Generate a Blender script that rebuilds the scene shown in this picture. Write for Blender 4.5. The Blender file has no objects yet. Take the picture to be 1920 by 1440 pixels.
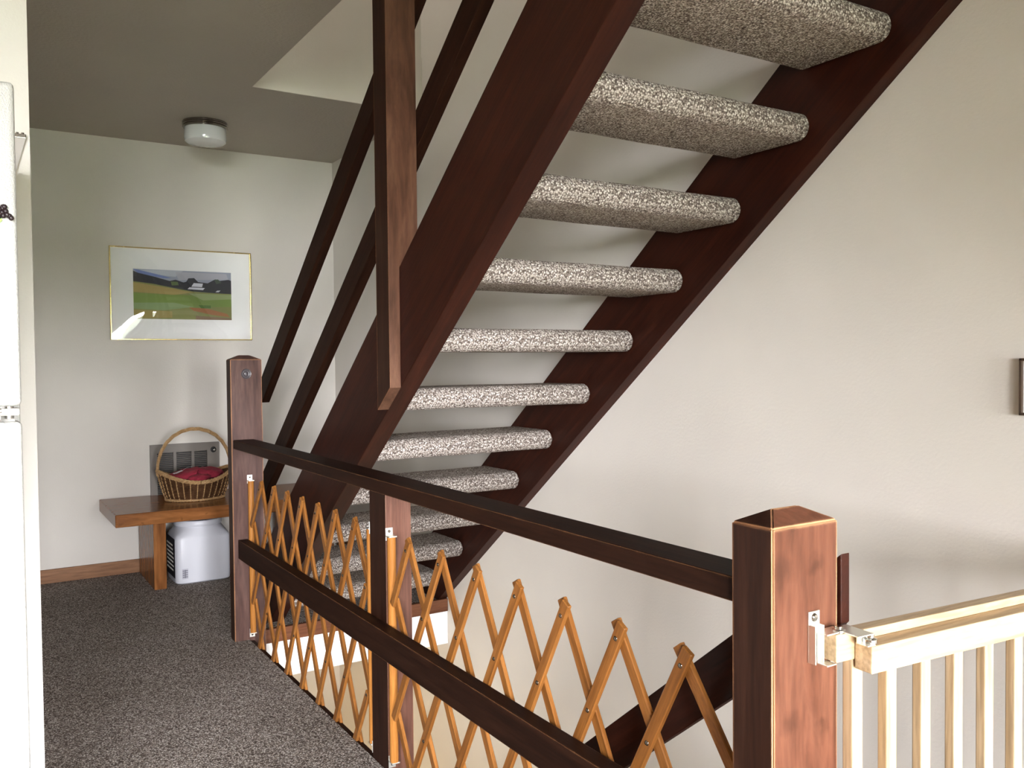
import bpy, bmesh, math, random
from mathutils import Vector, Matrix
random.seed(7)
C = bpy.context.scene.collection
SC = bpy.context.scene

# ------------------------------------------------------------------ camera
cam = bpy.data.cameras.new('camera'); camo = bpy.data.objects.new('camera', cam); C.objects.link(camo)
YAW, PITCH, ROLL = map(math.radians, (32.1406, 1.5268, -0.5616))
fw = Vector((-math.cos(YAW)*math.cos(PITCH), math.sin(YAW)*math.cos(PITCH), -math.sin(PITCH)))
rt = Vector((math.sin(YAW), math.cos(YAW), 0)); up = rt.cross(fw)
rt, up = rt*math.cos(ROLL)+up*math.sin(ROLL), up*math.cos(ROLL)-rt*math.sin(ROLL)
M = Matrix((rt, up, -fw)).transposed().to_4x4(); M.translation = Vector((5.3147, -2.0082, 1.1777))
camo.matrix_world = M
cam.sensor_width = 36.0; cam.lens = 36.0*1637.04/1920.0; cam.clip_start = 0.02
SC.camera = camo

# ------------------------------------------------------------------ light
XW = 7.6                                   # the window wall, behind the camera
w = bpy.data.worlds.new('overcast sky'); SC.world = w; w.use_nodes = True
bg = w.node_tree.nodes['Background']; bg.inputs[0].default_value = (0.97, 0.965, 1.0, 1); bg.inputs[1].default_value = 33.0
WINS = [(-2.34, -1.50, 0.06, 1.56), (-1.05, -0.12, 0.06, 1.40), (-4.58, -2.7, 1.0, 2.25)]   # y0,y1,z0,z1; the last is added, unseen, to light right wall and floor
for i, (y0, y1, z0, z1) in enumerate(WINS):    # sampling portals for the daylight through the window openings
    L = bpy.data.lights.new('window portal', 'AREA'); L.shape = 'RECTANGLE'; L.size = z1-z0; L.size_y = y1-y0
    L.cycles.is_portal = True
    o = bpy.data.objects.new('window portal', L); C.objects.link(o)
    o.location = (XW+.06, (y0+y1)/2, (z0+z1)/2); o.rotation_euler = (0, math.radians(90), 0)
def point(name, loc, power, col, rad):
    L = bpy.data.lights.new(name, 'POINT'); L.energy = power; L.color = col; L.shadow_soft_size = rad
    o = bpy.data.objects.new(name, L); C.objects.link(o); o.location = loc
point('basement lamp', (1.86, -1.12, -0.36), 5.0, (1.0, .96, .90), .08)
point('basement lamp', (.9, -.9, -1.35), 3.0, (1.0, .78, .5), .08)  # second lamp, added out of sight to brighten the basement back wall
point('upstairs fill light', (1.7, -1.35, 4.6), 14, (1.0, .93, .86), .15)  # unseen light added to brighten the upper stairwell walls
SC.view_settings.view_transform = 'Standard'; SC.view_settings.look = 'None'
SC.view_settings.gamma = 1.0; SC.view_settings.use_curve_mapping = False
SC.view_settings.exposure = 1.80
SC.cycles.use_denoising = True
SC.cycles.max_bounces = 10; SC.cycles.diffuse_bounces = 6; SC.cycles.sample_clamp_indirect = 8.0

# ------------------------------------------------------------------ materials
def nodes(name):
    m = bpy.data.materials.new(name); m.use_nodes = True
    nt = m.node_tree; b = nt.nodes['Principled BSDF']
    return m, nt, b, nt.nodes.new, nt.links.new
def ramp(N, stops):
    r = N('ShaderNodeValToRGB'); e = r.color_ramp.elements
    while len(e) < len(stops): e.new(0.5)
    for k, (p, c) in zip(e, stops): k.position = p; k.color = (*c, 1)
    return r
def plain(name, col, rough=.5, metal=0.0, spec=.5, coat=0.0):
    m, nt, b, N, K = nodes(name)
    b.inputs['Base Color'].default_value = (*col, 1); b.inputs['Roughness'].default_value = rough
    b.inputs['Metallic'].default_value = metal; b.inputs['Specular IOR Level'].default_value = spec
    b.inputs['Coat Weight'].default_value = coat
    n = N('ShaderNodeTexNoise'); n.inputs['Scale'].default_value = 40; tc = N('ShaderNodeTexCoord'); K(tc.outputs['Object'], n.inputs['Vector'])
    mr = N('ShaderNodeMapRange'); mr.inputs['To Min'].default_value = max(0, rough-.06); mr.inputs['To Max'].default_value = min(1, rough+.06)
    K(n.outputs['Fac'], mr.inputs['Value']); K(mr.outputs[0], b.inputs['Roughness'])
    return m
def paint(name, col, bump=.15, scale=120, rough=.75, mottle=.04):
    m, nt, b, N, K = nodes(name)
    tc = N('ShaderNodeTexCoord'); n = N('ShaderNodeTexNoise'); n.inputs['Scale'].default_value = 1.7; n.inputs['Detail'].default_value = 5
    K(tc.outputs['Object'], n.inputs['Vector'])
    r = ramp(N, [(.3, tuple(c*(1-mottle) for c in col)), (.7, tuple(min(1, c*(1+mottle)) for c in col))]); K(n.outputs['Fac'], r.inputs[0]); K(r.outputs[0], b.inputs['Base Color'])
    n2 = N('ShaderNodeTexNoise'); n2.inputs['Scale'].default_value = scale; n2.inputs['Detail'].default_value = 4; K(tc.outputs['Object'], n2.inputs['Vector'])
    bp = N('ShaderNodeBump'); bp.inputs['Strength'].default_value = bump; bp.inputs['Distance'].default_value = .004
    K(n2.outputs['Fac'], bp.inputs['Height']); K(bp.outputs[0], b.inputs['Normal']); b.inputs['Roughness'].default_value = rough
    return m
def wood(name, dark, mid, light, axis='Z', ang=0.0, rough=.46, worn=None, knots=(), stretch=14, spec=.16, wear=.088):
    """grain runs along axis (or along X turned by ang about Y); worn: colour of rubbed edges; knots: (x,y,z,r) in object space"""
    m, nt, b, N, K = nodes(name)
    tc = N('ShaderNodeTexCoord'); mp = N('ShaderNodeMapping'); oi = N('ShaderNodeObjectInfo')
    sc = {'X': (1, stretch, stretch), 'Y': (stretch, 1, stretch), 'Z': (stretch, stretch, 1)}[axis]
    rot = N('ShaderNodeMapping'); rot.inputs['Rotation'].default_value = (0, ang, 0)
    K(tc.outputs['Object'], rot.inputs['Vector']); K(rot.outputs[0], mp.inputs['Vector']); mp.inputs['Scale'].default_value = sc
    va = N('ShaderNodeVectorMath'); va.operation = 'ADD'; K(mp.outputs[0], va.inputs[0])
    ml = N('ShaderNodeMath'); ml.operation = 'MULTIPLY'; ml.inputs[1].default_value = 37.0; K(oi.outputs['Random'], ml.inputs[0]); K(ml.outputs[0], va.inputs[1])
    n = N('ShaderNodeTexNoise'); n.inputs['Scale'].default_value = 2.2; n.inputs['Detail'].default_value = 7; n.inputs['Roughness'].default_value = .62; n.inputs['Distortion'].default_value = .9
    K(va.outputs[0], n.inputs['Vector'])
    r = ramp(N, [(.28, dark), (.5, mid), (.75, light)]); K(n.outputs['Fac'], r.inputs[0])
    f = N('ShaderNodeTexNoise'); f.inputs['Scale'].default_value = 12; f.inputs['Detail'].default_value = 3; K(va.outputs[0], f.inputs['Vector'])
    mx = N('ShaderNodeMix'); mx.data_type = 'RGBA'; mx.blend_type = 'MULTIPLY'; mx.inputs['Factor'].default_value = .45
    K(r.outputs[0], mx.inputs[6]); fr = ramp(N, [(.35, (.5, .5, .5)), (.6, (1, 1, 1))]); K(f.outputs['Fac'], fr.inputs[0]); K(fr.outputs[0], mx.inputs[7])
    col = mx.outputs[2]
    if knots:
        kn = N('ShaderNodeTexNoise'); kn.inputs['Scale'].default_value = 30; kn.inputs['Detail'].default_value = 3; K(tc.outputs['Object'], kn.inputs['Vector'])
        ks = N('ShaderNodeVectorMath'); ks.operation = 'MULTIPLY_ADD'; K(kn.outputs['Color'], ks.inputs[0]); ks.inputs[1].default_value = (0, .035, .05); ks.inputs[2].default_value = (0, -.0175, -.025)
        kv = N('ShaderNodeVectorMath'); kv.operation = 'ADD'; K(tc.outputs['Object'], kv.inputs[0]); K(ks.outputs[0], kv.inputs[1])
    for (x, y, z, rad) in knots:
        d = N('ShaderNodeVectorMath'); d.operation = 'DISTANCE'; K(kv.outputs[0], d.inputs[0]); d.inputs[1].default_value = (x, y, z)
        kr = N('ShaderNodeMapRange'); kr.inputs['From Min'].default_value = rad*.2; kr.inputs['From Max'].default_value = rad; kr.inputs['To Min'].default_value = .5; kr.inputs['To Max'].default_value = 0
        K(d.outputs['Value'], kr.inputs['Value'])
        k2 = N('ShaderNodeMix'); k2.data_type = 'RGBA'; K(kr.outputs[0], k2.inputs[0]); K(col, k2.inputs[6]); k2.inputs[7].default_value = (*tuple(c*.5 for c in dark), 1); col = k2.outputs[2]
    if worn:
        bv = N('ShaderNodeBevel'); bv.samples = 4; bv.inputs['Radius'].default_value = .006; g = N('ShaderNodeNewGeometry')
        dt = N('ShaderNodeVectorMath'); dt.operation = 'DOT_PRODUCT'; K(bv.outputs[0], dt.inputs[0]); K(g.outputs['True Normal'], dt.inputs[1])
        w1 = N('ShaderNodeTexNoise'); w1.inputs['Scale'].default_value = 26; w1.inputs['Detail'].default_value = 6; K(tc.outputs['Object'], w1.inputs['Vector'])
        ad = N('ShaderNodeMath'); ad.operation = 'MULTIPLY_ADD'; ad.inputs[1].default_value = -1; ad.inputs[2].default_value = 1.0; K(dt.outputs['Value'], ad.inputs[0])
        mu = N('ShaderNodeMath'); mu.operation = 'MULTIPLY'; K(ad.outputs[0], mu.inputs[0]); K(w1.outputs['Fac'], mu.inputs[1])
        st = N('ShaderNodeMapRange'); st.inputs['From Min'].default_value = wear; st.inputs['From Max'].default_value = wear+.03; K(mu.outputs[0], st.inputs['Value'])
        mw = N('ShaderNodeMix'); mw.data_type = 'RGBA'; K(st.outputs[0], mw.inputs[0]); K(col, mw.inputs[6]); mw.inputs[7].default_value = (*worn, 1); col = mw.outputs[2]
    K(col, b.inputs['Base Color']); b.inputs['Roughness'].default_value = rough; b.inputs['Specular IOR Level'].default_value = spec
    bp = N('ShaderNodeBump'); bp.inputs['Strength'].default_value = .12; bp.inputs['Distance'].default_value = .002; K(f.outputs['Fac'], bp.inputs['Height']); K(bp.outputs[0], b.inputs['Normal'])
    return m
def carpet(name, gain=1.0, scale=200.0):
    m, nt, b, N, K = nodes(name)
    tc = N('ShaderNodeTexCoord')
    v = N('ShaderNodeTexVoronoi'); v.inputs['Scale'].default_value = scale; v.inputs['Randomness'].default_value = .8; K(tc.outputs['Object'], v.inputs['Vector'])
    sp = N('ShaderNodeSeparateColor'); K(v.outputs['Color'], sp.inputs[0])
    g = gain
    r = ramp(N, [(0, (.20*g, .165*g, .145*g)), (.3, (.33*g, .285*g, .255*g)), (.55, (.43*g, .385*g, .345*g)), (.8, (.54*g, .495*g, .455*g)), (1, (.70*g, .66*g, .62*g))]); K(sp.outputs[0], r.inputs[0])
    big = N('ShaderNodeTexNoise'); big.inputs['Scale'].default_value = 2.4; big.inputs['Detail'].default_value = 4; K(tc.outputs['Object'], big.inputs['Vector'])
    br = ramp(N, [(.3, (.86, .85, .83)), (.7, (1, 1, 1))]); K(big.outputs['Fac'], br.inputs[0])
    mx = N('ShaderNodeMix'); mx.data_type = 'RGBA'; mx.blend_type = 'MULTIPLY'; mx.inputs['Factor'].default_value = 1; K(r.outputs[0], mx.inputs[6]); K(br.outputs[0], mx.inputs[7])
    gap = ramp(N, [(.35, (1, 1, 1)), (.8, (.26, .24, .23))]); 
    dm = N('ShaderNodeMath'); dm.operation = 'MULTIPLY'; dm.inputs[1].default_value = 1.15; K(v.outputs['Distance'], dm.inputs[0]); K(dm.outputs[0], gap.inputs[0])
    mg = N('ShaderNodeMix'); mg.data_type = 'RGBA'; mg.blend_type = 'MULTIPLY'; mg.inputs['Factor'].default_value = 1; K(mx.outputs[2], mg.inputs[6]); K(gap.outputs[0], mg.inputs[7])
    K(mg.outputs[2], b.inputs['Base Color']); b.inputs['Roughness'].default_value = 1; b.inputs['Specular IOR Level'].default_value = .05
    bp = N('ShaderNodeBump'); bp.invert = True; bp.inputs['Strength'].default_value = .9; bp.inputs['Distance'].default_value = .005; K(v.outputs['Distance'], bp.inputs['Height']); K(bp.outputs[0], b.inputs['Normal'])
    return m
def glass(name, tint=(1, 1, 1)):
    m = bpy.data.materials.new(name); m.use_nodes = True; nt = m.node_tree; nt.nodes.remove(nt.nodes['Principled BSDF'])
    N, K = nt.nodes.new, nt.links.new; out = nt.nodes['Material Output']
    t = N('ShaderNodeBsdfTransparent'); t.inputs[0].default_value = (*tint, 1); g = N('ShaderNodeBsdfGlossy'); g.inputs['Roughness'].default_value = .015
    f = N('ShaderNodeFresnel'); f.inputs[0].default_value = 1.5; mx = N('ShaderNodeMixShader'); K(f.outputs[0], mx.inputs[0]); K(t.outputs[0], mx.inputs[1]); K(g.outputs[0], mx.inputs[2]); K(mx.outputs[0], out.inputs[0])
    return m

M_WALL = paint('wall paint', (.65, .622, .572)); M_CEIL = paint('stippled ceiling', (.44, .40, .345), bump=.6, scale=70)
M_BASE = paint('basement paint', (.74, .65, .50)); M_HEAD = paint('header paint', (.90, .89, .86))
M_CARP = carpet('loop pile floor carpet', 1.05); M_TREAD = carpet('loop pile stair carpet', 1.2)
DK, MD, LT = (.012, .0046, .0026), (.021, .0078, .0042), (.032, .0125, .0065)
PD, PM_, PL = (.015, .0055, .0032), (.026, .0094, .0052), (.040, .0155, .0085)
WORN = (.42, .20, .09)
M_POST = wood('stained post wood', PD, PM_, PL, 'Z', worn=WORN, spec=.12)  # also the shaded copy for post sides turned from the windows
M_POSTN = wood('lit near post wood', (.062, .021, .0105), (.115, .043, .0235), (.18, .075, .042), 'Z', worn=(.62, .36, .18), stretch=7, wear=.06, knots=((1.49, .0227, .8835, .022), (1.49, -.0503, .8782, .030), (1.49, -.0227, .935, .012), (1.49, -.03, .663, .026), (1.49, .034, .637, .020)))  # near post: lighter copy for the window side, light put into its colour
M_POSTH = wood('lit hanging post wood', (.05, .02, .011), (.10, .045, .026), (.17, .085, .05), 'Z', stretch=6, spec=.2); M_RAILX = wood('stained rail wood', DK, MD, LT, 'X', worn=WORN, spec=.08, rough=.55)  # hanging post: lit copy of the stained wood, brightness painted in
SL = math.atan(.7625)
M_STRG = wood('stained stringer wood', (.017, .0045, .0024), (.029, .0070, .0035), (.046, .0110, .0052), 'X', ang=SL, spec=.14)
M_SLOPE = wood('stained sloping rail wood', DK, MD, LT, 'X', ang=SL, spec=.08, rough=.55)
M_TRIM = wood('brown trim wood', (.10, .036, .017), (.15, .058, .028), (.19, .08, .04), 'Y')
M_SKIRT = wood('oak baseboard wood', (.20, .095, .045), (.27, .135, .068), (.34, .18, .095), 'Y')
M_BENCH = wood('varnished bench wood', (.15, .052, .015), (.26, .10, .030), (.34, .14, .044), 'Y', rough=.22, stretch=9, knots=((.314, -.5041, -.0416, .016), (.314, -.565, -.018, .012), (.314, -.46, -.022, .012), (.314, -.274, -.015, .010), (.314, -.15, .0, .012)))
M_BENCHL = wood('varnished leg wood', (.16, .055, .016), (.27, .105, .031), (.34, .14, .044), 'Z', rough=.25, stretch=9)
M_LATH = wood('amber lath wood', (.165, .060, .0125), (.25, .098, .023), (.32, .138, .037), 'X', rough=.32, stretch=20)
M_STICK = wood('amber stick wood', (.24, .09, .018), (.36, .145, .032), (.43, .19, .048), 'Z', rough=.32, stretch=20)
M_PINE = wood('pale gate pine', (.36, .245, .13), (.50, .365, .215), (.60, .465, .305), 'Y', rough=.4)
M_PINEZ = wood('pale slat pine', (.36, .245, .13), (.50, .365, .215), (.60, .465, .305), 'Z', rough=.4)
M_ZINC = plain('zinc plated steel', (.86, .85, .78), .42, 1.0); M_CHROME = plain('chrome', (.62, .62, .6), .18, 1.0); M_DARKCH = plain('tarnished chrome', (.25, .23, .2), .22, 1.0)
M_GOLD = plain('brass frame', (.65, .5, .2), .25, 1.0); M_MAT = paint('picture mat board', (.80, .80, .79), bump=.05)
M_GLASS = glass('clear glass'); M_OPAL = plain('opal glass', (.72, .74, .76), .15, coat=.4)
M_WHITEP = plain('white plastic', (.58, .59, .64), .38); M_BLACKP = plain('black label print', (.022, .022, .03), .5); M_CREAMP = plain('cream label print', (.72, .70, .62), .6)
M_GREYP = plain('grey label print', (.42, .42, .48), .6); M_DARKGREYP = plain('dark grey print', (.12, .12, .15), .6)
M_HEAT = plain('grey heater enamel', (.17, .15, .128), .45); M_SLOT = plain('dark heater slots', (.012, .012, .012), .6)
M_FRIDGE = paint('pebbled fridge enamel', (.42, .42, .395), bump=.5, scale=260, rough=.28, mottle=.01)
M_GASKET = plain('fridge gasket', (.25, .24, .22), .6)
M_WICK = wood('honey wicker', (.28, .165, .072), (.42, .26, .12), (.54, .36, .19), 'X', rough=.5); M_WICKD = wood('brown wicker', (.045, .020, .009), (.085, .040, .018), (.14, .07, .032), 'X', rough=.5)
M_RED = paint('maroon knit', (.23, .010, .028), bump=.5, scale=300, rough=.9, mottle=.15); M_CLOTHW = plain('white cloth print', (.75, .75, .8), .8)
M_PLAST = plain('grey card', (.40, .37, .34), .6); M_GRAPE = plain('dark purple grape', (.018, .010, .012), .35); M_LEAF = plain('green leaf', (.25, .42, .06), .45)
M_WFRAME = plain('white window frame', (.8, .8, .78), .4); M_OAK = wood('oak floor', (.20, .12, .065), (.28, .18, .10), (.34, .23, .14), 'X', rough=.35); M_UNSEEN = paint('dark unseen room paint', (.16, .10, .06)); M_GRASS = paint('garden lawn', (.07, .09, .045), bump=.5, scale=30); M_BROWNF = plain('dark walnut frame', (.05, .03, .018), .4)  # room paint: unseen walls and ceiling darkened to cut bounced light

# ------------------------------------------------------------------ helpers
def newbm(): return bmesh.new()
def abox(bm, x0, x1, y0, y1, z0, z1, bev=0.0, seg=2):
    r = bmesh.ops.create_cube(bm, size=1.0); vs = r['verts']
    for v in vs: v.co = Vector(((x0+x1)/2+v.co.x*(x1-x0), (y0+y1)/2+v.co.y*(y1-y0), (z0+z1)/2+v.co.z*(z1-z0)))
    if bev:
        es = list({e for v in vs for e in v.link_edges})
        bmesh.ops.bevel(bm, geom=es, offset=bev, segments=seg, affect='EDGES', profile=.6)
    return bm
def box(*a, bev=0.0, seg=2): return abox(newbm(), *a, bev=bev, seg=seg)
def prism_xz(poly, y0, y1, bev=0.0):
    bm = newbm(); a = [bm.verts.new((x, y0, z)) for x, z in poly]; b_ = [bm.verts.new((x, y1, z)) for x, z in poly]
    n = len(poly); bm.faces.new(a); bm.faces.new(b_[::-1])
    for i in range(n): bm.faces.new((a[i], b_[i], b_[(i+1) % n], a[(i+1) % n]))
    bmesh.ops.recalc_face_normals(bm, faces=bm.faces)
    if bev: bmesh.ops.bevel(bm, geom=list(bm.edges), offset=bev, segments=2, affect='EDGES', profile=.6)
    return bm
def alathe(bm, prof, c=(0, 0, 0), n=40, sx=1.0, sy=1.0):
    rings = []
    for r, z in prof:
        if r < 1e-6: rings.append([bm.verts.new((c[0], c[1], c[2]+z))])
        else: rings.append([bm.verts.new((c[0]+sx*r*math.cos(2*math.pi*i/n), c[1]+sy*r*math.sin(2*math.pi*i/n), c[2]+z)) for i in range(n)])
    for a, b_ in zip(rings, rings[1:]):
        for i in range(n):
            j = (i+1) % n
            if len(a) == 1 and len(b_) > 1: bm.faces.new((a[0], b_[j], b_[i]))
            elif len(b_) == 1 and len(a) > 1: bm.faces.new((a[i], a[j], b_[0]))
            elif len(a) > 1: bm.faces.new((a[i], a[j], b_[j], b_[i]))
    bmesh.ops.recalc_face_normals(bm, faces=bm.faces)
    return bm
def atube(bm, pts, rad, n=8, closed=False):
    pts = [Vector(p) for p in pts]; L = len(pts); rings = []
    rads = rad if isinstance(rad, (list, tuple)) else [rad]*L
    ref = None
    for i in range(L):
        t = (pts[(i+1) % L]-pts[i-1]) if closed else (pts[min(i+1, L-1)]-pts[max(i-1, 0)])
        t.normalize()
        if ref is None: ref = Vector((0, 0, 1)) if abs(t.z) < .9 else Vector((1, 0, 0))
        u = (ref-t*ref.dot(t)).normalized(); ref = u; v = t.cross(u)
        rings.append([bm.verts.new(pts[i]+(u*math.cos(2*math.pi*k/n)+v*math.sin(2*math.pi*k/n))*rads[i]) for k in range(n)])
    m = L if closed else L-1
    for i in range(m):
        a, b_ = rings[i], rings[(i+1) % L]
        for k in range(n): bm.faces.new((a[k], a[(k+1) % n], b_[(k+1) % n], b_[k]))
    if not closed: bm.faces.new(rings[0][::-1]); bm.faces.new(rings[-1])
    return bm
def mesh_of(bm, name, mat, origin=(0, 0, 0), smooth=False):
    bmesh.ops.translate(bm, vec=-Vector(origin), verts=bm.verts)
    me = bpy.data.meshes.new(name); bm.to_mesh(me); bm.free()
    for m in (mat if isinstance(mat, (list, tuple)) else [mat]): me.materials.append(m)
    if smooth:
        for p in me.polygons: p.use_smooth = True
        me.set_sharp_from_angle(angle=math.radians(40))
    return me
def obj(name, bm, mat, parent=None, smooth=False, origin=None, label=None):
    """mesh built in world coordinates; origin: pivot in world coordinates"""
    base = Vector(origin) if origin is not None else (world_of(parent) if parent else Vector((0, 0, 0)))
    me = mesh_of(bm, name, mat, base, smooth)
    o = bpy.data.objects.new(name, me); C.objects.link(o)
    if parent: o.parent = parent; o.location = base-world_of(parent)
    else: o.location = base
    if label: o['label'] = label
    return o
def world_of(o):
    v = Vector((0, 0, 0))
    while o is not None: v += Vector(o.location); o = o.parent
    return v
def thing(name, loc, label, cat, group=None):
    o = bpy.data.objects.new(name, None); C.objects.link(o); o.location = loc; o.empty_display_size = .1
    o['label'] = label; o['category'] = cat
    if group: o['group'] = group
    return o
def struct(name, bm, mat, parent=None, smooth=False):
    o = obj(name, bm, mat, parent, smooth)
    if not parent: o['kind'] = 'structure'
    return o

def lit_sides(o):      # slot 1 is a lit copy of the wood, window light put into colour
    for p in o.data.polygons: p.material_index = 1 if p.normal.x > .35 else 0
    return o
# ------------------------------------------------------------------ the setting
CX0, CY = 1.281, -0.8615            # stairwell opening in the ceiling
WX0, WX1, WY = 1.5, 4.47, -1.0      # stairwell opening in the floor
struct('wall_back', box(-.12, 0, -2.0, 0, -2.5, 2.44), M_WALL)
struct('wall_right', box(-.12, XW, 0, .12, -2.5, 5.2), M_WALL)
struct('wall_left', box(0, 2.5, -1.95, -1.835, 0, 2.44), M_WALL)
struct('wall_kitchen', box(2.38, 2.5, -4.6, -1.951, 0, 2.44), M_WALL)
struct('wall_side', box(2.38, XW, -4.72, -4.6, -2.5, 2.44), M_UNSEEN)
bm = newbm()
ys = sorted({-4.6, 0.0} | {v for q in WINS for v in q[:2]})
for a, b_ in zip(ys, ys[1:]):
    hit = [q for q in WINS if q[0] <= a+1e-6 and q[1] >= b_-1e-6]
    if hit: abox(bm, XW, XW+.14, a, b_, -2.5, hit[0][2]); abox(bm, XW, XW+.14, a, b_, hit[0][3], 5.2)
    else: abox(bm, XW, XW+.14, a, b_, -2.5, 5.2)
struct('wall_front', bm, M_UNSEEN)
bm = newbm()
abox(bm, 0, WX0, -1.835, 0, -.06, 0); abox(bm, WX0, WX1, -1.835, WY, -.06, 0); abox(bm, 2.5, 3.4, -4.6, -1.835, -.06, 0)
struct('floor', bm, M_CARP)
bm = newbm(); abox(bm, WX1, XW, -1.835, 0, -.06, 0); abox(bm, 3.4, XW, -4.6, -1.835, -.06, 0)
struct('floor_living', bm, M_OAK)
bm = newbm()
abox(bm, 0, WX0-.02, -1.835, 0, -.22, -.06); abox(bm, WX0-.02, WX1, -1.835, WY-.005, -.22, -.06); abox(bm, WX1+.02, XW, -1.835, 0, -.22, -.06); abox(bm, 2.5, XW, -4.6, -1.835, -.22, -.06)
struct('ceiling_basement', bm, M_BASE)
struct('wall_header', box(WX0-.06, WX0-.003, WY, -.001, -.221, -.056), M_HEAD)
struct('trim_1', box(WX0-.018, WX0+.004, WY+.02, -.002, -.058, .003, bev=.002), M_TRIM)
struct('trim_2', box(WX0+.09, WX1-.08, WY+.0005, WY+.020, -.08, -.004, bev=.003), M_RAILX)
struct('wall_basement', box(-.12, 2.5, -2.07, -1.955, -2.5, -.06), M_BASE)
struct('wall_basement_side', box(2.38, 2.5, -4.6, -2.071, -2.5, -.23), M_BASE)
struct('floor_basement', box(-.12, XW, -4.6, 0, -2.6, -2.5), M_BASE)
bm = newbm()
abox(bm, 0, CX0, -1.835, 0, 2.44, 2.7); abox(bm, CX0, 5.2, -1.835, CY, 2.44, 2.7); abox(bm, 2.38, 5.2, -4.6, -1.835, 2.44, 2.7); abox(bm, 0, 2.38, -2.72, -1.835, 2.44, 2.7)
struct('ceiling', bm, M_CEIL)
bm = newbm(); abox(bm, 5.2, XW, -4.6, 0, 2.44, 2.7)
struct('ceiling_living', bm, M_UNSEEN)  # out of view, kept dark to cut bounced light
struct('wall_upper', box(CX0-.12, CX0-.002, -2.6, 0, 2.7, 5.2), M_WALL)
struct('trim_3', box(CX0, CX0+.006, CY+.001, -.0005, 2.4405, 2.72), M_WALL)
struct('wall_landing', box(CX0, XW, -2.72, -2.6, 2.7, 5.2), M_WALL)
struct('ceiling_upper', box(CX0-.12, XW, -2.72, 0, 5.2, 5.3), M_CEIL)
struct('baseboard_back', box(0, .014, -1.835, -.03, 0, .074, bev=.002), M_SKIRT)
struct('baseboard_right', box(.02, .9, -.014, 0, 0, .074, bev=.002), M_SKIRT)
bpy.data.objects['trim_1']['label'] = 'brown board along the far edge of the stairwell'
g = obj('lawn', box(XW+.6, 60, -40, 40, -.7, -.5), M_GRASS); g['kind'] = 'structure'; g.name = 'ground'
for i, (y0, y1, z0, z1) in enumerate(WINS):
    bm = newbm(); f = .05
    abox(bm, XW+.02, XW+.10, y0, y0+f, z0, z1); abox(bm, XW+.02, XW+.10, y1-f, y1, z0, z1); abox(bm, XW+.02, XW+.10, y0, y1, z0, z0+f); abox(bm, XW+.02, XW+.10, y0, y1, z1-f, z1)
    if y1-y0 > 1.3: abox(bm, XW+.02, XW+.10, (y0+y1)/2-.05, (y0+y1)/2+.05, z0, z1)
    fr = struct('window_%d' % (i+1), bm, M_WFRAME)
    obj('pane', box(XW+.055, XW+.061, y0+f*.5, y1-f*.5, z0+f*.5, z1-f*.5), M_GLASS, fr)

# ------------------------------------------------------------------ staircase
S, RISE = .7625, .1883
YO, YI, YWI = -.8596, -.7932, -.0483     # near stringer outer, inner face; wall stringer inner face
def strg(xt, xb, z0, z1):                # plumb at top, level cut at floor
    return [(xt+z0/S, z0), (xb+z0/S, z0), (xb+z1/S, z1), (xt+z1/S, z1)]
st = thing('open_riser_staircase', (1.1, -.43, 0), 'open-riser staircase with carpeted treads between dark stained stringers along the right wall', 'staircase')
obj('stringer', prism_xz(strg(.9083, 1.3944, 0.0, 2.72), YO, YI, bev=.002), M_STRG, st)
obj('stringer', prism_xz(strg(1.0004, 1.4865, 0.0, 2.72), YWI, -.0005, bev=.002), M_STRG, st)
TW, TD, TH = YWI-YI, .282, .074
def rounded(x0, x1, z0, z1, rf, rb, n=6):       # rounded section, front at x1
    P = []
    for (cx, cz, r, a0) in ((x1-rf, z1-rf, rf, 90), (x1-rf, z0+rf, rf, 0), (x0+rb, z0+rb, rb, -90), (x0+rb, z1-rb, rb, -180)):
        for k in range(n+1):
            a = math.radians(a0-90*k/n); P.append((cx+r*math.cos(a), cz+r*math.sin(a)))
    return P
sec = rounded(-TD, 0, -TH, 0, .033, .020); cx_, cz_ = -TD/2, -TH/2; bm = newbm(); rings = []
for yy, ins in ((-TW/2-.002, .006), (-TW/2+.003, .002), (-TW/2+.010, 0), (-TW/4, .0015), (0, .0), (TW/4, .001), (TW/2-.014, 0), (TW/2-.006, .0035), (TW/2+.0005, .010)):
    rings.append([bm.verts.new((x-(ins if x > cx_ else -ins), yy, z-(ins if z > cz_ else -ins))) for x, z in sec])
for a, b_ in zip(rings, rings[1:]):
    for i in range(len(sec)): bm.faces.new((a[i], a[(i+1) % len(sec)], b_[(i+1) % len(sec)], b_[i]))
bm.faces.new(rings[0][::-1]); bm.faces.new(rings[-1]); bmesh.ops.recalc_face_normals(bm, faces=bm.faces)
tread_me = mesh_of(bm, 'tread', M_TREAD, smooth=True)
for k in range(-1, 12):
    z = 1.2794+(5-k)*RISE
    o = bpy.data.objects.new('tread', tread_me); C.objects.link(o); o.parent = st
    o.location = Vector((1.3119+z/S+.002, (YI+YWI)/2, z))-st.location
    o.rotation_euler = (random.uniform(-.004, .004), random.uniform(-.004, .004), 0)
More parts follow.
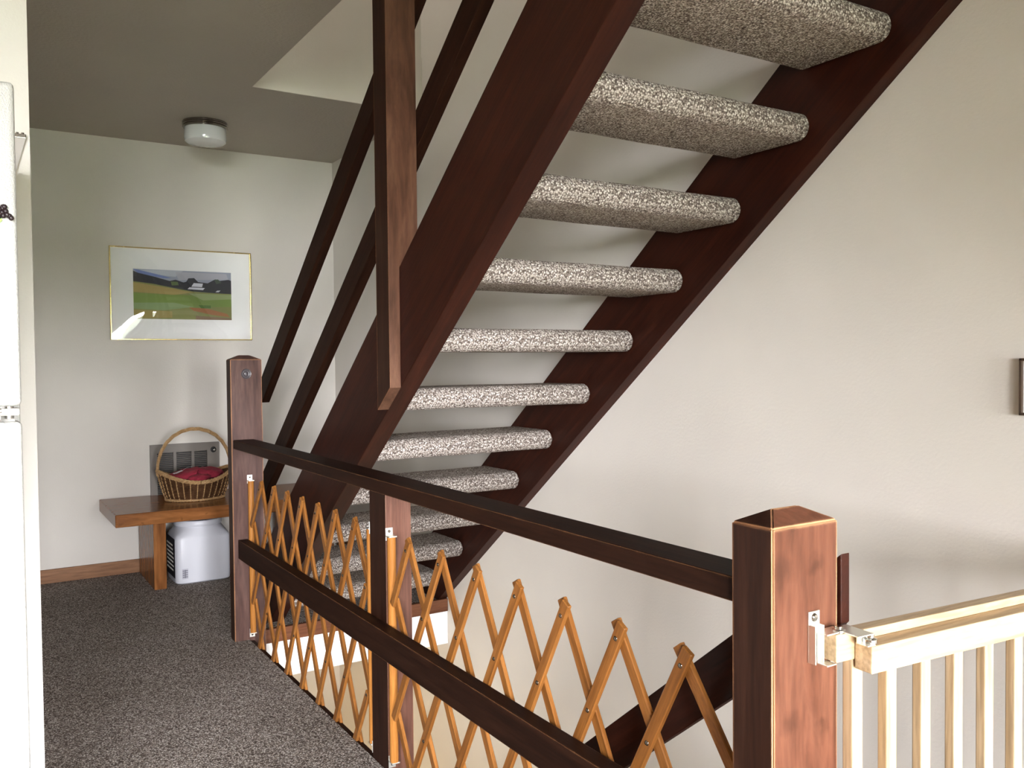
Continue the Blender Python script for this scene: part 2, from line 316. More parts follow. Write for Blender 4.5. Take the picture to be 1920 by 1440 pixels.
# stair railing : hanging post notched over the stringer, foot post, two sloping rails
rl = thing('stair_railing', (2.8, -.85, 1.0), 'dark stained sloping stair rails with a tall post hung on the near stringer', 'railing')
HX0, HX1 = 2.745, 2.84
yb = lambda x, c: (x-c)*S
bm = prism_xz([(HX0, yb(HX0, 1.4)), (HX1, yb(HX1, 1.4)), (HX1, 3.7), (HX0, 3.7)], -.897, YO-.001, bev=.0)
b2 = prism_xz([(HX0, yb(HX0, .9075)+.002), (HX1, yb(HX1, .9075)+.002), (HX1, 3.7), (HX0, 3.7)], YO-.001, -.797, bev=.0)
me_ = bpy.data.meshes.new('tmp'); b2.to_mesh(me_); b2.free(); bm.from_mesh(me_); bpy.data.meshes.remove(me_)
lit_sides(obj('hanging_post', bm, [M_POST, M_POSTH], rl))
def slope_rail(x0t, x0b, xa, xb, y0, y1, bev=.003):
    dz = (x0b-x0t)*S*.5
    return prism_xz([(xa, (xa-x0t)*S), (xa, (xa-x0b)*S), (xb, (xb-x0b)*S), (xb, (xb-x0t)*S)], y0, y1, bev=bev)
# rails lie on the inner side of the posts
obj('rail', slope_rail(-.335, -.175, 1.12, 3.75, -.796, -.758), M_SLOPE, rl)
obj('rail', slope_rail(.262, .422, 1.04, 3.75, -.796, -.758), M_SLOPE, rl)
obj('foot_post', box(1.085, 1.135, -.862-.04, -.862, 0, 1.13, bev=.003), M_POST, rl)

# ------------------------------------------------------------------ landing railing
gr = thing('landing_railing', (3.0, -1.0, 0), 'dark stained landing railing with square posts and two horizontal rails around the stairwell', 'railing')
def newel(name, x0, x1, y0, y1, z0, z1, h, ridge, mat, bev=.0022):
    bm = newbm(); p = [(x0, y0), (x1, y0), (x1, y1), (x0, y1)]
    a = [bm.verts.new((*q, z0)) for q in p]; b_ = [bm.verts.new((*q, z1)) for q in p]
    xc, yc = (x0+x1)/2, (y0+y1)/2
    r0, r1 = bm.verts.new((xc, yc-ridge, z1+h)), bm.verts.new((xc, yc+ridge, z1+h))
    bm.faces.new(a[::-1])
    for i in range(4): bm.faces.new((a[i], a[(i+1) % 4], b_[(i+1) % 4], b_[i]))
    bm.faces.new((b_[0], b_[1], r0)); bm.faces.new((b_[1], b_[2], r1, r0)); bm.faces.new((b_[2], b_[3], r1)); bm.faces.new((b_[3], b_[0], r0, r1))
    bmesh.ops.recalc_face_normals(bm, faces=bm.faces)
    bmesh.ops.bevel(bm, geom=list(bm.edges), offset=bev, segments=2, affect='EDGES')
    return lit_sides(obj(name, bm, mat, gr))
M_POSTM = wood('lit middle post wood', (.085, .034, .021), (.12, .051, .033), (.16, .074, .05), 'Z', worn=WORN, spec=.25)  # window side of the middle post, painted lighter as if lit
M_POSTF = wood('lit far post wood', (.038, .017, .012), (.085, .042, .033), (.135, .075, .06), 'Z', worn=WORN, stretch=8, spec=.25, knots=((1.5875-3.0, -.995+1.0, 1.133, .02),))  # window side of the far post, with the same painted light
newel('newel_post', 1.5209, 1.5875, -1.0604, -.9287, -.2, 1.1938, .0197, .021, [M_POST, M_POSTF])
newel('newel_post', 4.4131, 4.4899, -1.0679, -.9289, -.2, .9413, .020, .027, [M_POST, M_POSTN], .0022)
lit_sides(obj('baluster_post', box(2.906, 3.0215, -.9985, -.918, -.2, .8175, bev=.003), [M_POST, M_POSTM], gr))
obj('top_rail', box(1.586, 4.4145, -1.054, -.966, .818, .8555, bev=.004), M_RAILX, gr)
bm = box(1.586, 4.4145, -1.041, -1.0005, .352, .432, bev=.003)
obj('bottom_rail', bm, M_RAILX, gr)
# knot rings on the far post
bm = newbm(); alathe(bm, [(0, .0026), (.006, .0020), (.009, .0008), (.0125, .0022), (.0165, .0018), (.0175, .0006), (.0205, .0014), (.0225, 0)], n=22)
bmesh.ops.rotate(bm, matrix=Matrix.Rotation(math.pi/2, 3, 'Y'), verts=bm.verts, cent=(0, 0, 0)); bmesh.ops.translate(bm, vec=(1.587, -.994, 1.133), verts=bm.verts)
obj('knot', bm, plain('grey knot', (.050, .042, .046), .35), gr, smooth=True, label='dark round knot near the top of the far post')

# ------------------------------------------------------------------ accordion lattice gates
LV = [.662, .4985, .335, .172, .010]
bm = newbm(); abox(bm, -.5, .5, -.0125, .0125, -.005, .005, bev=.002, seg=1)
bmesh.ops.rotate(bm, matrix=Matrix.Rotation(math.pi/2, 3, 'X'), verts=bm.verts, cent=(0, 0, 0)); lath_me = mesh_of(bm, 'lath', M_LATH)
bm = newbm(); alathe(bm, [(0, .0022), (.003, .002), (.0045, .0008), (.005, 0)], n=10); bmesh.ops.rotate(bm, matrix=Matrix.Rotation(math.pi/2, 3, 'X'), verts=bm.verts, cent=(0, 0, 0))
rivet_me = mesh_of(bm, 'rivet', M_DARKCH, smooth=True)
def lattice(name, A, AB, B0, BN, label, xs0, xs1, fix0, fix1):
    """A: x of the top nodes, AB: x of the bottom nodes, B0/BN: x where the laths meet the left/right stick"""
    n = len(A); root = thing(name, (A[n//2], -.99, 0), label, 'accordion gate', 'wooden accordion gates tied behind the landing railing')
    Bt = [B0]+[(A[i]+A[i+1])/2 for i in range(n-1)]+[BN]
    def node(i2, lev):      # i2: half-pitch index (even: A, odd: B); lev 0..4
        f = lev/4.0
        if i2 % 2 == 0: k = i2//2; return Vector((A[k]*(1-f)+AB[k]*f, 0, LV[lev]))
        return Vector((Bt[(i2+1)//2], 0, LV[lev]))
    def lath(i2a, la, i2b, lb, y, tipa=.034, tipb=.030):
        p, q = node(i2a, la), node(i2b, lb); d = (q-p); L = d.length; d.normalize()
        p = p-d*tipa; q = q+d*tipb; c = (p+q)/2; c.y = y
        o = bpy.data.objects.new('lath', lath_me); C.objects.link(o); o.parent = root
        o.location = c-root.location; o.rotation_euler = (0, -math.atan2(q.z-p.z, q.x-p.x), 0); o.scale = ((q-p).length, 1, 1)
        return o
    YF, YB = -.9935, -.9825
    last = 2*(n-1)+1
    for k in range(n):
        i = 2*k
        # '/' laths, from the top node down towards -x
        steps = min(4, i+1); lath(i, 0, i-steps, steps, YF, tipb=.03 if steps == 4 else .008)
        steps = min(4, last-i); lath(i, 0, i+steps, steps, YB, tipb=.03 if steps == 4 else .008)
    for lev in (1, 3):       # laths that start on a stick
        s_ = 4-lev; lath(-1, lev, -1+s_, 4, YB, tipa=.008); lath(last, lev, last-s_, 4, YF, tipa=.008)
    for k in range(-1, last+1):
        for lev in range(5):
            if (k+lev) % 2: continue
            if lev == 4 or k < 0: continue
            p = node(k, lev); r_ = bpy.data.objects.new('rivet', rivet_me); C.objects.link(r_); r_.parent = root
            r_.location = Vector((p.x, YF-.005, p.z))-root.location
    for xs, fx in ((xs0, fix0), (xs1, fix1)):
        bm = newbm(); alathe(bm, [(0, .035), (.0125, .035), (.0125, .680), (0, .680)], c=(xs, -.988, 0), n=16)
        obj('mounting_stick', bm, M_STICK, root, smooth=True)
        for zc, sgn in ((.680, 1), (.035, -1)):
            bm = newbm(); z0, z1 = sorted((zc, zc+sgn*.004)); abox(bm, xs-.013, xs+.013, -1.0, -.976, z0, z1, bev=.001)
            xp = xs-fx*.014; z0, z1 = sorted((zc-sgn*.012, zc+sgn*.024)); abox(bm, min(xp, xp-fx*.002), max(xp, xp-fx*.002), -.999, -.977, z0, z1, bev=.0008)
            br = obj('bracket', bm, M_ZINC, root, label='pale metal bracket')
            bm = newbm(); alathe(bm, [(0, .002), (.003, .0018), (.0045, 0)], n=10); bmesh.ops.rotate(bm, matrix=Matrix.Rotation(math.pi/2*fx, 3, 'Y'), verts=bm.verts, cent=(0, 0, 0))
            bmesh.ops.translate(bm, vec=(xp+fx*.0001, -.988, zc+sgn*.014), verts=bm.verts); obj('screw', bm, M_DARKCH, br)
    return root
sh = -.012
lattice('accordion_gate', [x+sh for x in (1.770, 1.942, 2.106, 2.276, 2.442, 2.608, 2.779)], [x+sh for x in (1.730, 1.916, 2.084, 2.260, 2.433, 2.603, 2.777)], 1.628, 2.862,
        'amber wooden accordion gate between the far newel post and the middle post', 1.604, 2.888, 1, -1)
lattice('accordion_gate', [x+sh for x in (3.164, 3.357, 3.540, 3.720, 3.8945, 4.070, 4.2419)], [x+sh for x in (3.164, 3.357, 3.540, 3.720, 3.8945, 4.070, 4.2419)], 3.058, 4.352,
        'amber wooden accordion gate between the middle post and the near newel post', 3.038, 4.396, 1, -1)

# ------------------------------------------------------------------ handrail of the stairs going down
SD = .815
bm = prism_xz([(4.49, .889), (4.49, .786), (4.478, .772), (2.9, .772-(4.478-2.9)*SD), (2.9, .889-(4.49-2.9)*SD)], -.922, -.902, bev=.002)
h = obj('stair_handrail', bm, M_STRG); h['label'] = 'dark plank handrail sloping down behind the near newel post into the stairwell'; h['category'] = 'handrail'
# closed flight going down (mostly out of sight)
bm = newbm()
for k in range(11):
    x1 = WX1-.06-k*.25; z = -.19*(k+1)
    abox(bm, x1-.27, x1, -.93, -.03, z-.20, z)
dn = struct('floor_down_stairs', bm, M_CARP)

# ------------------------------------------------------------------ safety gate by the near post
sg = thing('safety_gate', (4.53, -.7, 0), 'pale pine baby gate closing the top of the stairs beside the near newel post', 'gate')
GA = math.radians(-4.6)
def gx(y): return 4.53+(y+.914)*(-math.tan(GA))
def gbox(name, y0, y1, z0, z1, dx0, dx1, mat, bev=.002, label=None, parent=None):
    bm = newbm(); abox(bm, dx0, dx1, 0, (y1-y0)/math.cos(GA), z0, z1, bev=bev)
    bmesh.ops.rotate(bm, matrix=Matrix.Rotation(GA, 3, 'Z'), verts=bm.verts, cent=(0, 0, 0)); bmesh.ops.translate(bm, vec=(gx(y0), y0, 0), verts=bm.verts)
    return obj(name, bm, mat, parent or sg, label=label)
# back frame (the sliding half that reaches the post) and front frame
br_ = gbox('back_rail', -.972, -.24, .745, .785, -.029, -.005, M_PINE); 
fr_ = gbox('front_rail', -.937, -.02, .7325, .772, -.004, .026, M_PINE)
gbox('back_bottom_rail', -.972, -.24, .03, .07, -.029, -.005, M_PINE); gbox('front_bottom_rail', -.937, -.02, .03, .07, -.004, .026, M_PINE)
for i in range(12):
    y = -.9006+.0735*i
    if y < -.06: gbox('slat', y, y+.021, .068, .735, .005, .021, M_PINEZ)
gbox('slat', -.936, -.914, .068, .747, -.027, -.009, M_PINEZ)
# metal strap round both rails, peg and wall bracket on the post
bm = newbm(); abox(bm, -.031, .018, -.012, .020, .7855, .7875, bev=.0006); abox(bm, -.0325, -.0305, -.012, .020, .735, .7875, bev=.0006); abox(bm, .004, .024, 0, .016, .7722, .7740, bev=.0006); abox(bm, .004, .0056, 0, .016, .7722, .7865)
bmesh.ops.rotate(bm, matrix=Matrix.Rotation(GA, 3, 'Z'), verts=bm.verts, cent=(0, 0, 0)); bmesh.ops.translate(bm, vec=(gx(-.945)+.002, -.945, 0), verts=bm.verts); obj('strap', bm, M_ZINC, sg, label='metal strap holding both gate rails')
bm = newbm(); abox(bm, 4.490, 4.4925, -.996, -.972, .742, .815, bev=.001); abox(bm, 4.4925, 4.504, -.996, -.9935, .742, .797, bev=.0008); abox(bm, 4.4925, 4.504, -.979, -.9765, .742, .797, bev=.0008)
wb = obj('wall_bracket', bm, M_ZINC, sg, label='white metal bracket screwed to the near post')
bm = newbm(); alathe(bm, [(0, .003), (.004, .0028), (.006, .001), (.0065, 0)], n=12); bmesh.ops.rotate(bm, matrix=Matrix.Rotation(math.pi/2, 3, 'Y'), verts=bm.verts, cent=(0, 0, 0)); bmesh.ops.translate(bm, vec=(4.4925, -.984, .806), verts=bm.verts); obj('screw', bm, M_CHROME, wb, smooth=True)
bm = newbm(); abox(bm, 4.494, 4.518, -.988, -.946, .7855, .7878, bev=.0006); abox(bm, 4.494, 4.503, -.990, -.9878, .744, .7878, bev=.0006); abox(bm, 4.494, 4.518, -.988, -.968, .7415, .7438, bev=.0006); obj('hinge_arm', bm, M_ZINC, sg)
bm = newbm(); alathe(bm, [(0, .010), (.006, .010), (.006, .006), (.009, .005), (.009, 0), (0, 0)], c=(4.512, -.956, .784), n=14); obj('pivot_bolt', bm, M_CHROME, sg, smooth=True)
bm = newbm(); alathe(bm, [(0, .012), (.006, .012), (.006, .007), (.010, .005), (.010, 0), (0, 0)], c=(4.543, -.928, .774), n=14); obj('wing_bolt', bm, M_CHROME, sg, smooth=True)

# ------------------------------------------------------------------ bench, bucket, basket
be = thing('bench', (.3, -.8, 0), 'low varnished plank bench against the back wall under the picture', 'bench')
obj('seat', box(.008, .614, -1.386, -.22, .365, .43, bev=.006), M_BENCH, be, origin=(.3, -.8, .4))
for y0 in (-1.19, -.42):
    obj('leg', box(.05, .494, y0, y0+.062, 0, .3655, bev=.004), M_BENCHL, be, origin=(.3, y0, .2))
bu = thing('plastic_bucket', (.335, -.945, 0), 'white square plastic bucket with a round lid on the carpet under the bench', 'bucket')
def rsq(bm, secs, c, n=32, p=5.0):
    rings = []
    for (hx, hy, z, pw) in secs:
        rg = []
        for i in range(n):
            a = 2*math.pi*(i+.5)/n; ca, sa = math.cos(a), math.sin(a)
            r = (abs(ca)**pw+abs(sa)**pw)**(-1/pw); rg.append(bm.verts.new((c[0]+hx*r*ca, c[1]+hy*r*sa, c[2]+z)))
        rings.append(rg)
    for a, b_ in zip(rings, rings[1:]):
        for i in range(n): bm.faces.new((a[i], a[(i+1) % n], b_[(i+1) % n], b_[i]))
    bm.faces.new(rings[0][::-1]); bm.faces.new(rings[-1]); return bm
bc = (.335, -.932, 0)
obj('body', rsq(newbm(), [(.118, .131, .0, 8), (.128, .143, .008, 9), (.130, .145, .03, 10), (.130, .145, .240, 10), (.127, .140, .256, 8), (.119, .126, .284, 3), (.117, .119, .296, 2.2), (.115, .115, .306, 2)], bc, n=64), M_WHITEP, bu, smooth=True)
bm = newbm(); alathe(bm, [(.108, .302), (.124, .302), (.126, .306), (.126, .326), (.122, .332), (.112, .333), (.108, .328), (0, .328)], c=bc, n=48); obj('lid', bm, M_WHITEP, bu, smooth=True)
lb = obj('side_label', box(.225, .445, -1.0782, -1.0768, .035, .245, bev=.0004), M_BLACKP, bu, label='black printed label')
bm = newbm()
for r_ in range(7):
    x = .24
    while x < .40:
        wd = random.uniform(.008, .026); z = .20-r_*.022; abox(bm, x, x+wd, -1.0789, -1.0781, z, z+.009); x += wd+.006
tx = obj('label_text', bm, M_CREAMP, lb); tx['kind'] = 'stuff'
bm = newbm(); abox(bm, .4648, .4658, -1.045, -1.015, .032, .085); cl = obj('code_label', bm, M_GREYP, bu, label='small grey printed square')
bm = newbm()
for k in range(4): abox(bm, .4657, .4662, -1.043, -1.017, .040+.011*k, .044+.011*k)
abox(bm, .4657, .4662, -1.031, -1.028, .036, .08); obj('print', bm, M_DARKGREYP, cl)

ba = thing('wicker_basket', (.30, -.935, .43), 'oval wicker basket with a tall arched handle standing on the bench', 'basket')
bcx, bcy = .295, -.935
def rimz(a): return .535+.058*(math.sin(a)**2)         # rim rises at the two handle ends
def oval(a, rx, ry, z): return Vector((bcx+rx*math.cos(a), bcy+ry*math.sin(a), z))
NA = 72
def wall_pt(a, t, dr=0.0):
    e = t**.8
    return oval(a, (.105+.055*e)+dr, (.150+.045*e)+dr, .436+(rimz(a)-.436)*t)
bm = newbm(); rings = []
for j in range(13):
    t = j/12; rings.append([bm.verts.new(wall_pt(2*math.pi*i/NA, t, -.004)) for i in range(NA)])
for a, b_ in zip(rings, rings[1:]):
    for i in range(NA): bm.faces.new((a[i], a[(i+1) % NA], b_[(i+1) % NA], b_[i]))
bm.faces.new(rings[0][::-1]); obj('liner', bm, M_WICKD, ba, smooth=True)
bm = newbm()
for j in range(15):
    t = (j+.6)/15.2
    pts = [wall_pt(2*math.pi*i/96, t, .0016*math.sin(2*math.pi*i*16/96+math.pi*(j % 2))) for i in range(96)]; atube(bm, pts, .0037, 5, True)
o = obj('weave', bm, M_WICKD, ba, smooth=True); o['kind'] = 'stuff'
bm = newbm()
for i in range(32):
    a = 2*math.pi*(i+.5)/32; atube(bm, [wall_pt(a, t, .002) for t in (0, .25, .5, .75, 1)], .0034, 5)
o = obj('stakes', bm, M_WICK, ba, smooth=True); o['kind'] = 'stuff'
bm = newbm()
for dz, ph in ((0, 0), (.006, 2.1), (-.006, 4.2)):
    atube(bm, [wall_pt(2*math.pi*i/144, 1, .003*math.cos(2*math.pi*i*20/144+ph))+Vector((0, 0, .006*math.sin(2*math.pi*i*20/144+ph)+.004)) for i in range(144)], .0062, 6, True)
obj('braided_rim', bm, M_WICK, ba, smooth=True)
bm = newbm()
for ph in (0, 2.1, 4.2):
    atube(bm, [oval(2*math.pi*i/120, .108+.003*math.cos(2*math.pi*i*18/120+ph), .153+.003*math.cos(2*math.pi*i*18/120+ph), .439+.004*math.sin(2*math.pi*i*18/120+ph)) for i in range(120)], .0050, 6, True)
obj('foot_band', bm, M_WICK, ba, smooth=True)
bm = newbm()
for ph in (0, 2.1, 4.2):
    pts = []
    for i in range(61):
        u = i/60; a = math.pi*u; yy = -.195*math.cos(a); zz = .575+.243*math.sin(a)**.85 if 0 < u < 1 else .575
        tw = ph+u*26; pts.append(Vector((bcx+.0045*math.cos(tw), bcy+yy*(1+.02*math.sin(tw)*.3), zz+.0045*math.sin(tw))))
    atube(bm, pts, .0068, 6)
obj('handle', bm, M_WICK, ba, smooth=True)
# maroon clothing folded in the basket
from mathutils import noise
def cloth(cx, cy, cz, rx, ry, rz, seed, tilt):
    bm = newbm(); bmesh.ops.create_icosphere(bm, subdivisions=4, radius=1.0)
    R = Matrix.Rotation(tilt, 3, 'X')
    for v in bm.verts:
        p = v.co.copy(); n_ = noise.noise(p*1.6+Vector((seed, 0, 0)))*.28+noise.noise(p*4+Vector((0, seed, 0)))*.09+abs(math.sin(p.y*5+p.x*2+seed))*.07
        q = Vector((p.x*rx, p.y*ry, (abs(p.z)**.7*(1 if p.z > 0 else -1))*rz))*(1+n_); v.co = R @ q+Vector((cx, cy, cz))
    return bm
cs = thing('folded_jersey', (.30, -.93, .54), 'maroon folded jersey with white print lying in the wicker basket', 'clothing')
obj('left_fold', cloth(.300, -1.0, .566, .082, .088, .026, 1.3, .25), M_RED, cs, smooth=True).name = 'fold'
obj('fold', cloth(.305, -.865, .570, .088, .078, .030, 4.1, -.12), M_RED, cs, smooth=True)
obj('fold', cloth(.385, -.93, .556, .05, .055, .020, 7.7, .05), M_RED, cs, smooth=True)

def on_top(objs, xy):     # height of the cloth above a point
    best = -9
    for o in objs:
        base = world_of(o); me = o.data
        for v in me.vertices:
            p = v.co+base
            if (p.x-xy[0])**2+(p.y-xy[1])**2 < .012**2: best = max(best, p.z)
    return best
folds = [o for o in cs.children]
def strip(name, pts, wd, mat):
    bm = newbm(); prev = None
    for i, (x, y) in enumerate(pts):
        z = on_top(folds, (x, y))+.006; a = bm.verts.new((x-wd, y, z)); b_ = bm.verts.new((x+wd, y, z))
        if prev: bm.faces.new((prev[0], prev[1], b_, a))
        prev = (a, b_)
    r = bmesh.ops.solidify(bm, geom=list(bm.faces), thickness=.0012) if False else None
    return obj(name, bm, mat, cs)
strip('white_print', [(.330, -1.055+.008*i) for i in range(7)], .020, M_CLOTHW).name = 'print'
strip('piping', [(.335-.012*i, -1.01+.012*i) for i in range(7)], .0035, M_CLOTHW)
strip('piping', [(.30+.016*i, -.90+.003*i) for i in range(5)], .0045, M_CLOTHW)

# ------------------------------------------------------------------ wall heater
he = thing('wall_heater', (0, -.925, .56), 'grey metal wall heater with louvres and a round dial behind the basket', 'heater')
bm = newbm(); HY0, HY1, HZ0, HZ1 = -1.118, -.735, .36, .716
abox(bm, .001, .024, HY0, HY1, HZ1-.045, HZ1); abox(bm, .001, .024, HY0, HY1, HZ0, HZ0+.03); abox(bm, .001, .024, HY0, HY0+.036, HZ0+.03, HZ1-.045); abox(bm, .001, .024, HY1-.07, HY1, HZ0+.03, HZ1-.045)
for y in (-.985, -.885): abox(bm, .001, .022, y-.008, y+.008, HZ0+.03, HZ1-.045)
obj('cover', bm, M_HEAT, he); obj('recess', box(.0006, .004, HY0+.02, HY1-.02, HZ0+.02, HZ1-.02), M_SLOT, he)
bm = newbm(); abox(bm, .005, .013, HY0+.036, HY1-.07, -.0011, .0011); louv = mesh_of(bm, 'louvre', M_HEAT, origin=(0, 0, 0))
for v in louv.vertices: v.co.z += (v.co.x-.012)*.5
for k in range(26):
    o = bpy.data.objects.new('louvre', louv); C.objects.link(o); o.parent = he; o.location = Vector((0, 0, HZ0+.038+.0108*k))-he.location
bm = newbm(); alathe(bm, [(0, .022), (.006, .022), (.008, .018), (.008, .004), (.016, .003), (.017, 0)], n=20); bmesh.ops.rotate(bm, matrix=Matrix.Rotation(math.pi/2, 3, 'Y'), verts=bm.verts, cent=(0, 0, 0)); bmesh.ops.translate(bm, vec=(.0242, -.769, .672), verts=bm.verts)
kb = obj('dial', bm, M_SLOT, he, smooth=True, label='black dial'); bm = newbm(); alathe(bm, [(0, .004), (.005, .003), (.006, 0)], n=14); bmesh.ops.rotate(bm, matrix=Matrix.Rotation(math.pi/2, 3, 'Y'), verts=bm.verts, cent=(0, 0, 0)); bmesh.ops.translate(bm, vec=(.0462, -.769, .672), verts=bm.verts); obj('dial_cap', bm, M_CHROME, kb, smooth=True)

# ------------------------------------------------------------------ framed landscape print
pc = thing('framed_picture', (0, -.92, 1.578), 'framed landscape print of green fields and a barn hanging on the back wall', 'picture')
PY0, PY1, PZ0, PZ1 = -1.31, -.53, 1.316, 1.838
bm = newbm(); f = .0055
abox(bm, .001, .026, PY0, PY0+f, PZ0, PZ1, bev=.001); abox(bm, .001, .026, PY1-f, PY1, PZ0, PZ1, bev=.001); abox(bm, .001, .026, PY0, PY1, PZ0, PZ0+f, bev=.001); abox(bm, .001, .026, PY0, PY1, PZ1-f, PZ1, bev=.001)
obj('frame', bm, M_GOLD, pc); obj('mat_board', box(.002, .008, PY0+.004, PY1-.004, PZ0+.004, PZ1-.004), M_MAT, pc)
AY0, AY1, AZ0, AZ1 = -1.187, -.645, 1.436, 1.717
PM = {}
def pm(n, c):
    if n not in PM: PM[n] = paint('print '+n, c, bump=.02, mottle=.18, rough=.6)
    return PM[n]
layers = [('sky', (.30, .33, .40), [(0, 0), (1, 0), (1, .35), (0, .35)]),
 ('haze', (.42, .45, .50), [(.03, .02), (.5, .0), (.42, .13), (.15, .09)]), ('haze2', (.40, .40, .45), [(.42, .03), (.95, .03), (.97, .15), (.6, .18), (.45, .2)]), ('blue', (.15, .2, .42), [(.0, .0), (.06, .02), (.3, .12), (.38, .16), (.3, .17), (.05, .09)]),
 ('olive', (.20, .21, .06), [(0, .24), (1, .44), (1, 1), (0, 1)]), ('straw', (.33, .25, .08), [(0, .27), (.35, .36), (.6, .44), (.4, .50), (0, .46)]),
 ('green', (.16, .24, .045), [(0, .48), (.3, .50), (.6, .50), (1, .46), (1, .72), (.55, .76), (0, .70)]), ('palegreen', (.25, .31, .13), [(.55, .46), (1, .47), (1, .56), (.7, .60)]), ('sage', (.20, .28, .12), [(0, .68), (.4, .66), (.6, .74), (.3, .82), (0, .80)]),
 ('deep', (.07, .15, .02), [(.65, .70), (.78, .70), (.78, .76), (.68, .77)]), ('rust', (.32, .13, .04), [(.55, .75), (.75, .77), (.95, .87), (.98, .94), (.8, .90), (.6, .82)]), ('ochre', (.30, .24, .07), [(0, .82), (.38, .84), (.38, .97), (0, 1)]), ('brown', (.20, .13, .07), [(.62, .92), (1, .96), (1, 1), (.62, 1)]),
 ('treeline', (.020, .022, .030), [(0, .04), (.05, .08), (.22, .15), (.36, .22), (.42, .19), (.5, .24), (.53, .22), (.55, .15), (.61, .14), (.65, .22), (.75, .24), (.83, .15), (.88, .18), (.97, .15), (1, .17), (1, .45), (.8, .44), (.6, .42), (.4, .36), (.2, .29), (0, .25)]),
 ('bush', (.10, .15, .05), [(.37, .23), (.44, .23), (.45, .30), (.38, .31)]), ('bush2', (.05, .08, .05), [(.82, .16), (.86, .15), (.9, .22), (.84, .25)]),
 ('roof', (.62, .63, .70), [(.605, .245), (.70, .25), (.69, .325), (.58, .32)]), ('roof', (.62, .63, .70), [(.56, .335), (.72, .34), (.70, .385), (.54, .375)]), ('roof2', (.5, .52, .58), [(.85, .385), (.885, .38), (.865, .42), (.83, .42)])]
ab = obj('print', box(.0081, .0085, AY0, AY1, AZ0, AZ1), pm('olive', (.20, .21, .06)), pc)
for k, (n, c, P) in enumerate(layers):
    bm = newbm(); x = .00855+.00012*k
    vs = [bm.verts.new((x, AY0+(AY1-AY0)*u, AZ1-(AZ1-AZ0)*v)) for u, v in P]; bm.faces.new(vs); bmesh.ops.recalc_face_normals(bm, faces=bm.faces)
    if bm.faces[:][0].normal.x < 0: bmesh.ops.reverse_faces(bm, faces=bm.faces[:])
    bmesh.ops.triangulate(bm, faces=bm.faces[:])
    obj('painted_patch', bm, pm(n, c), ab)
bm = newbm(); G = 14; vs = [[bm.verts.new((.0155+.017*(1-(2*i/G-1)**2)*(1-(2*j/G-1)**2), PY0+f+(PY1-PY0-2*f)*i/G, PZ0+f+(PZ1-PZ0-2*f)*j/G)) for j in range(G+1)] for i in range(G+1)]
for i in range(G):
    for j in range(G): bm.faces.new((vs[i][j], vs[i+1][j], vs[i+1][j+1], vs[i][j+1]))
obj('glazing', bm, M_GLASS, pc, smooth=True)

# ------------------------------------------------------------------ ceiling light
cl = thing('ceiling_light', (.56, -.90, 2.44), 'drum ceiling light with chrome ring and white glass near the back wall', 'ceiling light')
bm = newbm(); alathe(bm, [(0, 0), (.112, 0), (.115, -.004), (.112, -.009), (.115, -.014), (.111, -.019), (.114, -.025), (.110, -.032), (.100, -.034), (0, -.034)], c=(.56, -.905, 2.44), n=48); obj('ring', bm, M_DARKCH, cl, smooth=True)
bm = newbm(); alathe(bm, [(.101, -.030), (.104, -.034), (.106, -.085), (.102, -.100), (.088, -.109), (.05, -.113), (0, -.114)], c=(.56, -.905, 2.44), n=48); obj('glass_drum', bm, M_OPAL, cl, smooth=True)

# ------------------------------------------------------------------ fridge, magnet, hanging card, wall plate
FX, FY0, FY1 = 3.35, -2.62, -1.912
fg = thing('refrigerator', (3.0, -2.27, 0), 'white pebbled two-door refrigerator at the left edge', 'refrigerator')
obj('cabinet', box(2.62, 3.285, FY0, FY1, .02, 1.725, bev=.006), M_FRIDGE, fg)
obj('freezer_door', box(3.29, FX, FY0, FY1, 1.098, 1.73, bev=.012, seg=3), M_FRIDGE, fg, smooth=True); obj('lower_door', box(3.29, FX, FY0, FY1, .10, 1.068, bev=.012, seg=3), M_FRIDGE, fg, smooth=True)
obj('gasket', box(3.283, 3.335, FY0+.01, FY1-.012, 1.066, 1.10), M_GASKET, fg)
hg = obj('hinge', box(3.30, FX+.003, FY1-.075, FY1-.004, 1.080, 1.094, bev=.003), M_ZINC, fg, label='small pale hinge plate between the doors')
bm = newbm(); alathe(bm, [(0, -.012), (.008, -.012), (.008, .012), (0, .012)], c=(FX-.008, FY1-.022, 1.086), n=14); obj('hinge_pin', bm, M_CHROME, hg, smooth=True)
bm = newbm(); abox(bm, FX-.004, FX+.022, FY1-.12, FY1-.034, 1.086, 1.096, bev=.003); abox(bm, FX-.004, FX+.018, FY1-.12, FY1-.037, 1.070, 1.085, bev=.003); obj('handle_tip', bm, M_CHROME, fg, label='shiny metal trim at the door gap')
for y in (FY0+.05, FY1-.05):
    bm = newbm(); alathe(bm, [(0, 0), (.02, 0), (.02, .03), (0, .03)], c=(3.2, y, 0), n=14); obj('foot', bm, M_GASKET, fg)
mg = thing('grape_magnet', (FX, -1.935, 1.47), 'dark purple grape cluster magnet with a green leaf on the freezer door', 'magnet')
random.seed(3)
gp = [(-.004, .0), (-.008, .006), (-.013, .004), (-.009, -.003), (-.016, -.002), (-.004, .008), (.002, .003), (.004, -.004), (-.002, -.006), (.008, -.006), (.011, -.010), (-.011, -.009), (-.018, .009), (-.021, .003), (.000, .011)]
for (dy, dz) in gp:
    bm = newbm(); bmesh.ops.create_icosphere(bm, subdivisions=2, radius=.0052); bmesh.ops.translate(bm, vec=(FX+.004+random.uniform(0, .003), -1.9335+dy, 1.474+dz), verts=bm.verts); obj('grape', bm, M_GRAPE, mg, smooth=True)
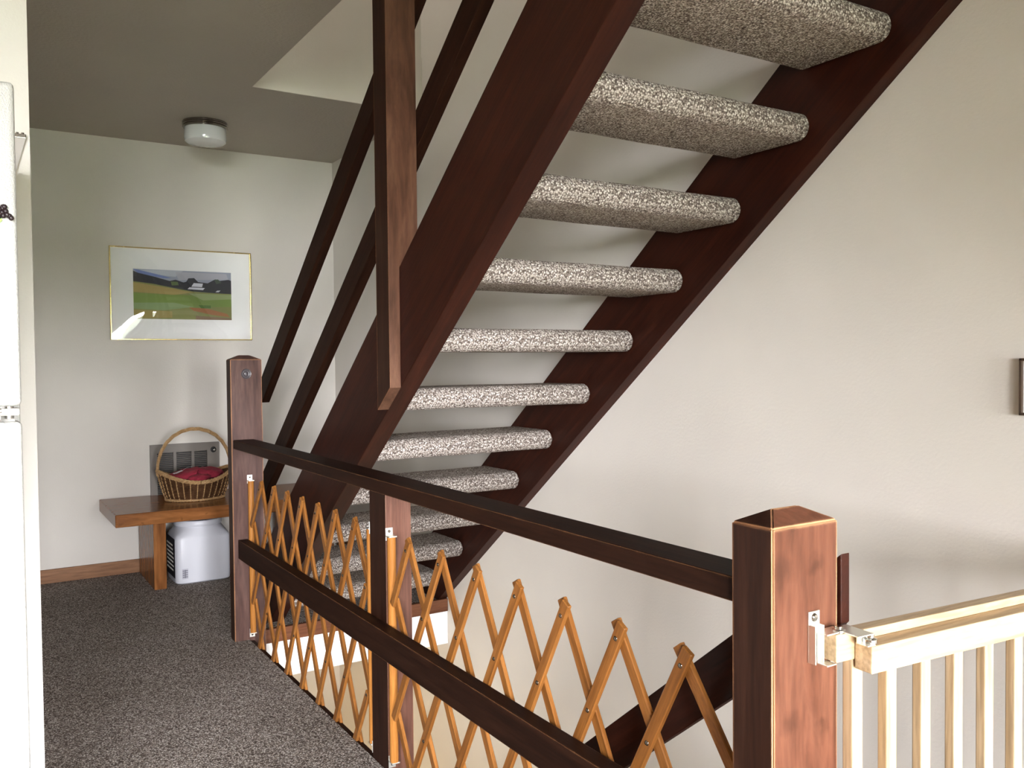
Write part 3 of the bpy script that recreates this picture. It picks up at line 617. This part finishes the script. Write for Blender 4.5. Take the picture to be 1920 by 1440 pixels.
bm = newbm(); atube(bm, [(FX+.004, -1.940, 1.481), (FX+.006, -1.938, 1.487), (FX+.005, -1.934, 1.489)], [.003, .0025, .002], 6); obj('stem', bm, M_GRAPE, mg, smooth=True)
bm = newbm(); lf = [(-.030, .012), (-.012, .010), (-.006, .004), (-.004, -.004), (-.009, -.010), (-.022, -.010), (-.030, -.004)]
a = [bm.verts.new((FX+.0005, -1.9335+y, 1.463+z)) for y, z in lf]; b_ = [bm.verts.new((FX+.0035, -1.9335+y*.97-.0003, 1.463+z*.95)) for y, z in lf]
bm.faces.new(a[::-1]); bm.faces.new(b_)
for i in range(len(lf)): bm.faces.new((a[i], a[(i+1) % len(lf)], b_[(i+1) % len(lf)], b_[i]))
bmesh.ops.recalc_face_normals(bm, faces=bm.faces); obj('leaf', bm, M_LEAF, mg)
hc = thing('hanging_card', (2.5, -1.87, 1.78), 'grey card hanging from a metal clip on the wall beside the refrigerator', 'card')
bm = newbm(); P = [(-1.93, 1.8125), (-1.8455, 1.8125), (-1.8665, 1.735), (-1.90, 1.62), (-1.93, 1.62)]
a = [bm.verts.new((2.502, y, z)) for y, z in P]; b_ = [bm.verts.new((2.512, y, z)) for y, z in P]; bm.faces.new(a[::-1]); bm.faces.new(b_)
for i in range(len(P)): bm.faces.new((a[i], a[(i+1) % 5], b_[(i+1) % 5], b_[i]))
bmesh.ops.recalc_face_normals(bm, faces=bm.faces); obj('card', bm, M_PLAST, hc)
bm = newbm(); abox(bm, 2.5005, 2.518, -1.90, -1.8445, 1.8115, 1.823, bev=.002); ck = obj('clip', bm, M_CHROME, hc, label='shiny metal clip')
bm = newbm()
for y in (-1.853, -1.866): alathe(bm, [(0, .0), (.004, 0), (.004, .004), (0, .004)], c=(2.512, y, 1.823), n=10)
obj('rivet', bm, M_DARKCH, ck)
wp = thing('wall_frame', (4.33, 0, 1.108), 'small dark frame on the right wall above the baby gate, cut by the photo edge', 'frame')
bm = newbm(); abox(bm, 4.269, 4.275, -.018, -.001, 1.045, 1.172, bev=.001); abox(bm, 4.389, 4.395, -.018, -.001, 1.045, 1.172, bev=.001); abox(bm, 4.269, 4.395, -.018, -.001, 1.045, 1.051, bev=.001); abox(bm, 4.269, 4.395, -.018, -.001, 1.166, 1.172, bev=.001)
obj('frame', bm, M_BROWNF, wp); obj('panel', box(4.272, 4.392, -.010, -.001, 1.048, 1.169), M_MAT, wp)
